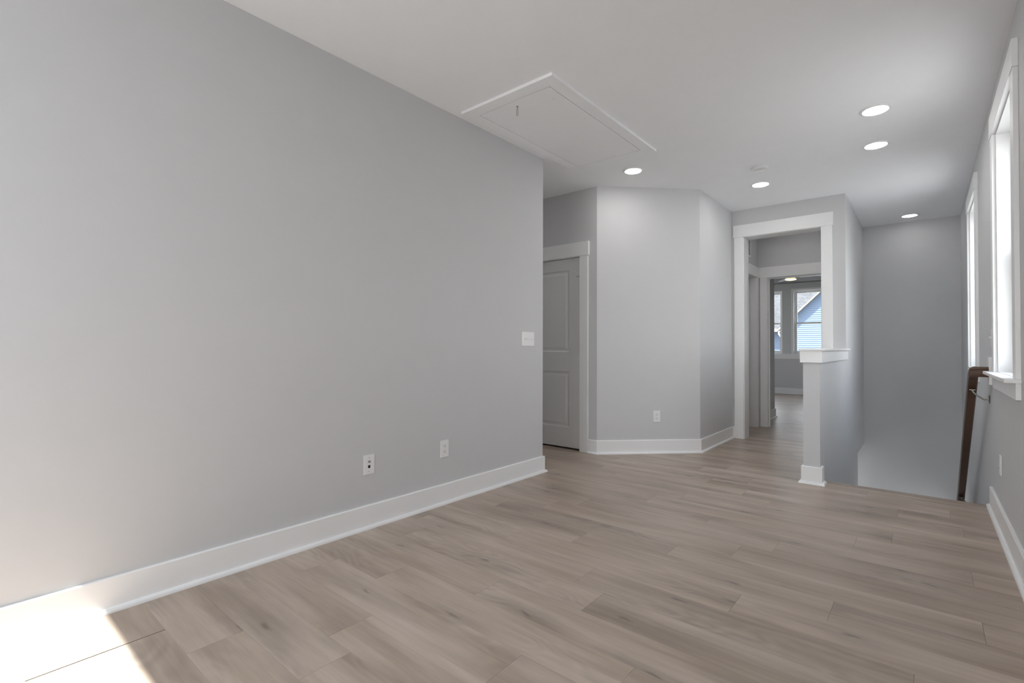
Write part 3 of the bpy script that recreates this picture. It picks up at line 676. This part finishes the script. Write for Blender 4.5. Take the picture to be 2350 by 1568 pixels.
# ------------------------------------------------------------------ bedroom ceiling fan
def fan():
    cx, cy = -1.935, 10.5; r = empty('ceiling_fan', (cx, cy, HB)); tag(r, 'ceiling fan with a glowing warm light seen through the bedroom doorway', 'ceiling fan')
    MB().lathe([(.0001, 0), (.065, 0), (.06, -.03), (.014, -.045), (.014, -.09), (.0001, -.09)], (0,0,0), 32).build('canopy', PLASTIC, r, smooth=True)
    MB().lathe([(.0001, -.085), (.09, -.10), (.105, -.13), (.10, -.20), (.07, -.235), (.07, -.244), (.0001, -.244)], (0,0,0), 32).build('motor', PLASTIC, r, smooth=True)
    MB().lathe([(.0001, -.243), (.094, -.244), (.098, -.249), (.090, -.260), (.055, -.268), (.0001, -.271)], (0,0,0), 56).build('lamp', WARM, r, smooth=True)
    for k in range(3):
        a = math.radians(118+120*k); T = Matrix.Rotation(a, 4, 'Z') @ Matrix.Rotation(math.radians(-4), 4, 'X')
        pts = [(.14, -.04), (.18, -.05), (.56, -.058), (.60, -.045), (.61, 0), (.60, .045), (.56, .058), (.18, .05), (.14, .04)]
        MB(Matrix.Translation((0, 0, -.212)) @ T).prism(pts, -.003, .003).build('blade', PLASTIC, r)
        MB(Matrix.Translation((0, 0, -.21)) @ T).box(.09, .2, -.015, .015, -.006, -.002).build('blade_arm', NICKEL, r)
fan()

# ------------------------------------------------------------------ neighbour's house and ground outside
def house():
    GY = -3.3
    r = empty('neighbour_house', (-4.0, 29, GY)); tag(r, 'pale lap sided house with a grey shingle roof outside the bedroom window', 'house')
    def P(mb, name, m, par=r, smooth=False):
        o = mb.build(name, m); o.parent = par
        o.location = -Vector(r.location) if par is r else Vector((0, 0, 0)); return o
    # gable wing front at y = 28: rake line z = 2.70 + 1.01 (x + 4.907)
    yg = 28.0; sl = 1.0; xe = -5.30; ze = 2.749-(-4.907-xe)*sl    # rake underside where the wing wall ends
    xa = -2.9; za = 2.749+(xa+4.907)*sl                            # apex
    mb = MB(); ex = .101; z = GY+.1
    while z < za:
        z1 = min(z+ex, za)
        def lim(zz):
            if zz <= ze: return xe, 2*xa-xe
            return xe+(zz-ze)/sl, 2*xa-xe-(zz-ze)/sl
        l0, r0 = lim(z); l1, r1 = lim(z1)
        # clapboard: bottom edge stands proud of the top edge
        mb.poly([(l0, yg-.024, z), (r0, yg-.024, z), (r1, yg-.002, z1), (l1, yg-.002, z1), (l0, yg, z), (r0, yg, z)], [(0,1,2,3),(0,4,5,1)])
        z = z1
    mb.box(xe, 2*xa-xe, yg, yg+.01, GY, ze).shape([(xe, yg, ze), (2*xa-xe, yg, ze), (xa, yg, za)], [(0,1,2)])
    mb.box(xe, xe+.01, yg, 31, GY, ze).box(2*xa-xe-.01, 2*xa-xe, yg, 31, GY, ze)
    P(mb, 'gable_wall', SIDING)
    P(MB().box(xe-.02, xe+.09, yg-.03, yg+.09, GY, ze), 'corner_board', HTRIM)
    # wing roof with overhang, rake boards, soffit
    oh = .40; xo = xe-.42; zo = ze-.42*sl; t = .14
    for s in (1, -1):
        def q(x): return x if s == 1 else 2*xa-x
        yb = 36
        P(MB().shape([(q(xo), yg-oh, zo+.05), (q(xa), yg-oh, za+.05), (q(xa), yb, za+.05), (q(xo), yb, zo+.05), (q(xo), yg-oh, zo+.07), (q(xa), yg-oh, za+.07), (q(xa), yb, za+.07), (q(xo), yb, zo+.07)],
             [(0,1,2,3),(4,5,6,7),(0,1,5,4),(3,2,6,7),(0,3,7,4),(1,2,6,5)]), 'roof', SHINGLE)
        P(MB().shape([(q(xo), yg-oh-.02, zo), (q(xa), yg-oh-.02, za), (q(xa), yg-oh-.02, za+.055), (q(xo), yg-oh-.02, zo+.055), (q(xo), yg-oh, zo), (q(xa), yg-oh, za), (q(xa), yg-oh, za+.055), (q(xo), yg-oh, zo+.055)],
             [(0,1,2,3),(4,5,6,7),(0,1,5,4),(3,2,6,7),(0,3,7,4),(1,2,6,5)]), 'rake_board', HTRIM)
        P(MB().shape([(q(xo), yg-oh, zo+.01), (q(xa), yg-oh, za+.01), (q(xa), yg-.02, za+.01), (q(xo), yg-.02, zo+.01)], [(0,1,2,3)]), 'soffit', HSOFF)
    # main body behind and to the left: eave at y = 29.4, z = 2.09
    yw = 29.85; ye = 29.4; zE = 2.094
    mb = MB(); z = GY+.1
    while z < zE+.2:
        mb.poly([(-14, yw-.024, z), (xe, yw-.024, z), (xe, yw-.002, z+ex), (-14, yw-.002, z+ex), (-14, yw, z), (xe, yw, z)], [(0,1,2,3),(0,4,5,1)]); z += ex
    mb.box(-14, xe, yw, yw+.01, GY, zE+.3)
    P(mb, 'main_wall', SIDING)
    rs = .7; yr = 36.5
    xr = 5
    P(MB().shape([(-14.4, ye, zE), (xr, ye, zE), (xr, yr, zE+rs*(yr-ye)), (-14.4, yr, zE+rs*(yr-ye)), (-14.4, ye, zE+.05), (xr, ye, zE+.05), (xr, yr, zE+rs*(yr-ye)+.05), (-14.4, yr, zE+rs*(yr-ye)+.05)],
        [(0,1,2,3),(4,5,6,7),(0,1,5,4),(3,2,6,7),(0,3,7,4),(1,2,6,5)]), 'roof', SHINGLE)
    P(MB().box(-14.4, xe-.45, ye-.12, ye, zE-.10, zE+.03), 'gutter', HTRIM)
    P(MB().box(-14.4, xe, ye, yw, zE-.10, zE-.08), 'soffit', HSOFF)
    P(MB().tube([(-5.98, ye-.05, zE-.08), (-5.98, ye-.05, zE-.22), (-5.86, yw-.06, zE-.55), (-5.86, yw-.06, GY)], .045, 8), 'downspout', HTRIM)
    # low ridge flashing line on the main roof
    zr = lambda y: zE+.05+rs*(y-ye)
    P(MB().shape([(-9, 32.36, zr(32.36)), (-4.7, 32.52, zr(32.52)), (-4.7, 32.52, zr(32.52)+.09), (-9, 32.36, zr(32.36)+.09), (-9, 32.5, zr(32.5)), (-4.7, 32.66, zr(32.66)), (-4.7, 32.66, zr(32.66)+.02), (-9, 32.5, zr(32.5)+.02)], [(0,1,2,3),(2,3,7,6),(0,3,7,4),(1,2,6,5)]), 'roof_flashing', BLACK)
house()
dk = MB()  # unseen deck added to bounce sunlight in through the glass door
for i in range(22): dk.box(-3.6, -1.45, YB-.16-.145*(i+1), YB-.16-.145*i-.006, -.10, -.06)
dk.box(-3.6, -1.45, YB-.16-.145*22, YB-.15, -.3, -.105)
struct(dk.build('floor_bounce_deck', DECKM))
struct(MB().box(-60, 60, -40, 90, -3.4, -3.3).build('ground', GROUND))
